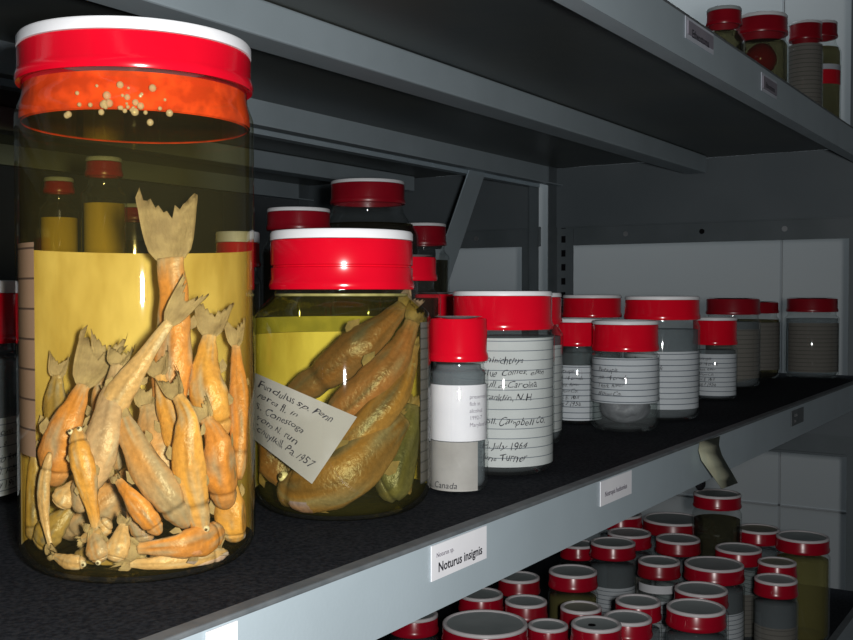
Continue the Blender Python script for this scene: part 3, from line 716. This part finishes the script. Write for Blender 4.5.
# ------------------------------------------------------------------ shelving racks
def rack(name, label, yf, yb, flip, has_mat):
    t = empty(name, (X0, yf, 0), label, 'shelving rack')
    t_loc = Vector((X0, yf, 0))
    def P(nm, dims, m, par=t, bev=0):
        x0, x1, y0, y1, z0, z1 = dims
        return obox(nm, (x0-t_loc.x, x1-t_loc.x, y0-t_loc.y, y1-t_loc.y, z0, z1), m, par, bev)
    for z in (ZL, ZM, ZU):
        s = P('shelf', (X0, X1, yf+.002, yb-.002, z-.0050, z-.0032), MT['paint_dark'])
        # front lip: folded channel
        P('front_lip', (X0, X1, yf, yf+.0022, z-LIP, z-.0015), MT['paint'], s)
        P('lip_fold', (X0, X1, yf+.0022, yf+.016, z-LIP, z-LIP+.0022), MT['paint'], s)
        P('lip_edge', (X0, X1, yf-.0004, yf+.0085, z-.0022, z+.0004), MT['lip_edge'], s, .0008)
        P('back_lip', (X0, X1, yb-.0025, yb, z-LIP, z-.0032), MT['paint'], s)
        P('back_fold', (X0, X1, yb-.018, yb-.0025, z-LIP, z-LIP+.0022), MT['paint'], s)
        P('support_beam', (X0, X1-.03, (yf+yb)/2-.018, (yf+yb)/2+.018, z-.034, z-.0055), MT['paint'], s, .002)
        # end beam and gusset panel at the far end
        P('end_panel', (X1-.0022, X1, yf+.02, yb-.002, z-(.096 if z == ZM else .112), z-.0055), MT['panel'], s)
    for yy, sg in ((yf, 1), (yb, -1)):
        bm = bmesh.new()
        a0, a1 = sorted((yy+sg*.003, yy+sg*.037))
        box(bm, X1+.001-t_loc.x, X1+.003-t_loc.x, a0-t_loc.y, a1-t_loc.y, .0, 2.0)
        b0, b1 = sorted((yy+sg*.0034, yy+sg*.0054))
        box(bm, X1-.034-t_loc.x, X1+.001-t_loc.x, b0-t_loc.y, b1-t_loc.y, .0, 2.0)
        po = mesh_obj('post', bm, MT['rail'], t)
        bm = bmesh.new()
        for k in range(60):
            z = .35+k*.0254
            if not (ZL-.2 < z < ZU+.2): continue
            box(bm, X1+.0003-t_loc.x, X1+.0034-t_loc.x, yy+sg*.018-.004-t_loc.y, yy+sg*.018+.004-t_loc.y, z, z+.012)
        hl = mesh_obj('slot_holes', bm, MT['hole'], po)
    for xx in (X0,):
        for yy, sg in ((yf, 1), (yb, -1)):
            a0, a1 = sorted((yy+sg*.003, yy+sg*.037))
            P('post', (xx-.003, xx-.001, a0, a1, 0, 2.0), MT['rail'])
    # horizontal end rails: pressed channel with holes
    for z in (ZL, ZM, ZU):
        bm = bmesh.new()
        a, b = yf+.0-t_loc.y, yb-t_loc.y; xa = X1+.004-t_loc.x
        zc = z-(.112 if z == ZM else .128)
        box(bm, xa, xa+.002, a, b, zc-.018, zc+.018)
        box(bm, xa-.004, xa, a, b, zc+.014, zc+.018); box(bm, xa-.004, xa, a, b, zc-.018, zc-.014)
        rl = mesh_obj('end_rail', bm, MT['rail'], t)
        for q in ((a*.75+b*.25), (a*.25+b*.75), (a+b)/2):
            bm = bmesh.new(); r_ = bmesh.ops.create_cone(bm, cap_ends=True, segments=16, radius1=.0045, radius2=.0045, depth=.001)
            for v in bm.verts: v.co = Vector((xa-.0006+v.co.z, q+v.co.x, zc+v.co.y))
            mesh_obj('rail_bolt', bm, MT['hole'] if q == (a+b)/2 else MT['bolt'], rl)
    return t, t_loc
rk, rloc = rack('shelving_rack', 'grey steel shelving rack whose three shelves carry the red-lidded jars', YF, YB, 0, True)
rk2, rloc2 = rack('shelving_rack', 'dark steel shelving rack standing back to back behind the jar rack', YB+.03, YB+.03+.545, 0, False)
# slanting brace on the back of the front rack
def strip(name, a, b, wdt, thk, m, parent, off, nrm=Vector((0, 1, 0))):
    bm = bmesh.new(); t = (b-a).normalized(); s = t.cross(nrm).normalized()
    vs = []
    for e in (a, b):
        for sw in (-1, 1):
            for st in (0, 1): vs.append(bm.verts.new(e+s*wdt/2*sw+nrm*thk*st-off))
    f = [(0, 1, 3, 2), (4, 6, 7, 5), (0, 4, 5, 1), (2, 3, 7, 6), (0, 2, 6, 4), (1, 5, 7, 3)]
    for q in f: bm.faces.new([vs[i] for i in q])
    return mesh_obj(name, bm, m, parent)
pa = on_plane_y(476, 176, YB+.004); pb = on_plane_y(434, 300, YB+.004)
dv = (pb-pa); strip('sway_brace', pa-dv*.12, pa+dv*1.9 if (pa+dv*1.9).z > ZM else pa+dv*((pa.z-ZM-.004)/(pa.z-pb.z)), .043, .002, MT['paint'], rk, rloc)

# mats on the shelves
for z, lb in ((ZM, 'black rubber mat covering the middle shelf under the front row of jars'), (ZL, 'black mat covering the lower shelf under the crowded jars'), (ZU, 'black mat on the upper shelf beneath the highest jars')):
    m_ = obox('shelf_mat', (X0+.004, X1-.004, YF+.0092, YB-.004, z-.0030, z-.0002), MT['mat'])
    tag(m_, lb, 'shelf mat')

# labels on the lips
def lip_label(cs, zr, label, name='shelf_label', m='card', lines=(), size=.004, txoff=(.004, -.006), bold=True):
    ax, bx = cs; z0, z1 = zr
    yy = YF-.0004
    bm = bmesh.new(); box(bm, ax, bx, yy-.0006, yy, z0, z1)
    o = tag(mesh_obj(name, bm, MT[m]), label, 'label')
    return o
def label_px(pl, pr, label, m, yoff=0):
    (xl, yt, yb_), (xr, yt2, yb2) = pl, pr
    A = on_plane_y(xl, yt, YF-.0012); B = on_plane_y(xl, yb_, YF-.0012); C = on_plane_y(xr, yt2, YF-.0012); D = on_plane_y(xr, yb2, YF-.0012)
    z0 = (B.z+D.z)/2; z1 = (A.z+C.z)/2; lv = ZM if z1 < CAM.z else ZU; q = max(0, z1-(lv-.0026)); z0 -= q; z1 -= q; z0 = max(z0, lv-LIP+.001)
    return lip_label((A.x, C.x), (z0, z1), label, m=m), A.x, C.x, z0, z1
EX = Vector((1, 0, 0)); EZ = Vector((0, 0, 1))
o, xa, xb, z0, z1 = label_px((432, 532, 566), (487, 515, 549), 'white shelf label with a faint line over a bold printed line', 'card')
quad_text('printed_text', ['Noturus sp.'], (z1-z0)*.20, Vector((xa+(xb-xa)*.06, YF-.0014, z1-(z1-z0)*.16)), EX, EZ, MT['ink_grey'], o, word=1.0)
quad_text('printed_text', ['Noturus insignis'], (xb-xa)*.122, Vector((xa+(xb-xa)*.09, YF-.0014, z1-(z1-z0)*.40)), EX, EZ, MT['ink'], o, bold=True)
o, xa, xb, z0, z1 = label_px((601, 480, 504), (632, 469, 493), 'white shelf label with a single printed line, second along the middle shelf edge', 'card')
quad_text('printed_text', ['Notropis hudsonius'], (xb-xa)*.088, Vector((xa+(xb-xa)*.10, YF-.0014, z1-(z1-z0)*.36)), EX, EZ, MT['ink_grey'], o, bold=True)
o, xa, xb, z0, z1 = label_px((792, 411, 427), (804, 407, 421), 'small dim shelf label far along the middle shelf edge', 'lip_edge')
quad_text('printed_text', ['Umbra', 'limi'], (z1-z0)*.3, Vector((xa+(xb-xa)*.15, YF-.0014, z1-(z1-z0)*.12)), EX, EZ, MT['pale_rim'], o)
o, xa, xb, z0, z1 = label_px((207, 623, 668), (238, 617, 655), 'white shelf label at the bottom left, nearest along the middle shelf edge', 'card')
o, xa, xb, z0, z1 = label_px((686, 8, 32), (714, 27, 46), 'white-framed shelf label on the upper shelf edge, left of the far one', 'card_far')
bm = bmesh.new(); box(bm, xa+.004, xb-.004, YF-.0022, YF-.0011, z0+.004, z1-.003); ins = mesh_obj('label_card', bm, MT['card_dim'], o)
quad_text('printed_text', ['Etheostoma'], (xb-xa)*.125, Vector((xa+(xb-xa)*.15, YF-.0024, z1-(z1-z0)*.34)), EX, EZ, MT['ink'], ins, bold=True)
o, xa, xb, z0, z1 = label_px((762, 71, 92), (777, 83, 98), 'small grey shelf label farther along the upper shelf edge', 'card_far')
bm = bmesh.new(); box(bm, xa+.003, xb-.003, YF-.0022, YF-.0011, z0+.003, z1-.003); ins = mesh_obj('label_card', bm, MT['card_dim'], o)
quad_text('printed_text', ['Etheostoma'], (xb-xa)*.125, Vector((xa+(xb-xa)*.15, YF-.0024, z1-(z1-z0)*.34)), EX, EZ, MT['ink'], ins, bold=True)
# curled yellowed tape hanging over the lip
bm = bmesh.new(); prev = None
cl = [((700, 442), (720, 436)), ((699, 450), (719, 445)), ((702, 460), (722, 455)), ((709, 470), (727, 464)), ((716, 480), (733, 474)), ((722, 489), (738, 483))]
for i, (a, b) in enumerate(cl):
    off = (.0006, .005, .009, .012, .014, .015)[i]
    va = bm.verts.new(on_plane_y(a[0], a[1], YF-off)); vb = bm.verts.new(on_plane_y(b[0], b[1], YF-off))
    if prev: bm.faces.new((prev[0], prev[1], vb, va))
    prev = (va, vb)
tp = mesh_obj('curled_tape', bm, MT['yellow_tape'], None, True)
md = tp.modifiers.new('s', 'SOLIDIFY'); md.thickness = .0006
tag(tp, 'yellowed curled strip of tape hanging off the middle shelf edge', 'tape')
# little black clip below the lip
p = on_plane_y(706, 482, YF+.001)
bm = bmesh.new(); bmesh.ops.create_uvsphere(bm, u_segments=12, v_segments=8, radius=.0065)
for v in bm.verts: v.co = Vector((v.co.x*1.4, v.co.y*.6, v.co.z*.9))+Vector((p.x, YF+.006, ZM-LIP-.004))
tag(mesh_obj('black_clip', bm, MT['hole'], None, True), 'small black clip under the shelf edge beside the curled tape', 'clip')

# ------------------------------------------------------------------ room
def struct(name, dims, m):
    o = obox(name, dims, m); o['kind'] = 'structure'; return o
XW = 2.40
struct('wall_end', (XW, XW+.05, -1.6, 2.6, 0, 2.7), MT['wall'])
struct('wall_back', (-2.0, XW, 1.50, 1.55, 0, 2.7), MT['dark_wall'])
struct('floor', (-2.0, XW+.05, -1.6, 2.6, -.05, 0), MT['floor'])
sp_ = (CAM+ray(781, 270)*((XW)/ray(781, 270).x))
struct('trim_1', (XW-.0012, XW, sp_.y-.0025, sp_.y+.0025, 0, 2.7), MT['seam'])
sp_ = (CAM+ray(780, 505)*((XW)/ray(780, 505).x))
struct('trim_2', (XW-.0012, XW, -1.6, 1.5, sp_.z-.0015, sp_.z+.0015), MT['seam'])

# ------------------------------------------------------------------ light
fl = bpy.data.lights.new('flash', 'AREA'); fl.energy = 4.8; fl.shape = 'RECTANGLE'; fl.size = .022; fl.size_y = .032; fl.color = (1, .985, .96)
fo = bpy.data.objects.new('flash', fl); col.objects.link(fo)
fo.matrix_world = Matrix.Translation(CAM+UP*.008+RT*.035-FW*.004) @ M3.to_4x4()
al = bpy.data.lights.new('wall_fill_light', 'AREA'); al.energy = 9; al.size = 1.3; al.size_y = .2; al.shape = 'RECTANGLE'; al.color = (.86, .95, 1)  # unseen fill lamp, added to brighten the end wall
ao = bpy.data.objects.new('wall_fill_light', al); col.objects.link(ao); ao.location = (2.06, .95, 2.62)
ao.rotation_euler = (Vector((2.40, .75, .7))-ao.location).to_track_quat('-Z', 'X').to_euler()
w = bpy.data.worlds.new('world'); scene.world = w; w.use_nodes = True
w.node_tree.nodes['Background'].inputs[0].default_value = (.75, .88, 1, 1)
w.node_tree.nodes['Background'].inputs[1].default_value = .008

scene.view_settings.view_transform = 'Standard'
scene.view_settings.look = 'None'
scene.cycles.use_denoising = True
scene.cycles.transparent_max_bounces = 64
scene.cycles.max_bounces = 8
scene.cycles.sample_clamp_indirect = 2.0
# ------------------------------------------------------------------ done
for i in range(len(JARS)):
    for j in range(i):
        a, b = JARS[i], JARS[j]
        if abs(a[2]-b[2]) < .01 and math.hypot(a[0]-b[0], a[1]-b[1]) < a[3]+b[3]: print('JAROVERLAP', a[5], '|', b[5], math.hypot(a[0]-b[0], a[1]-b[1])-a[3]-b[3])
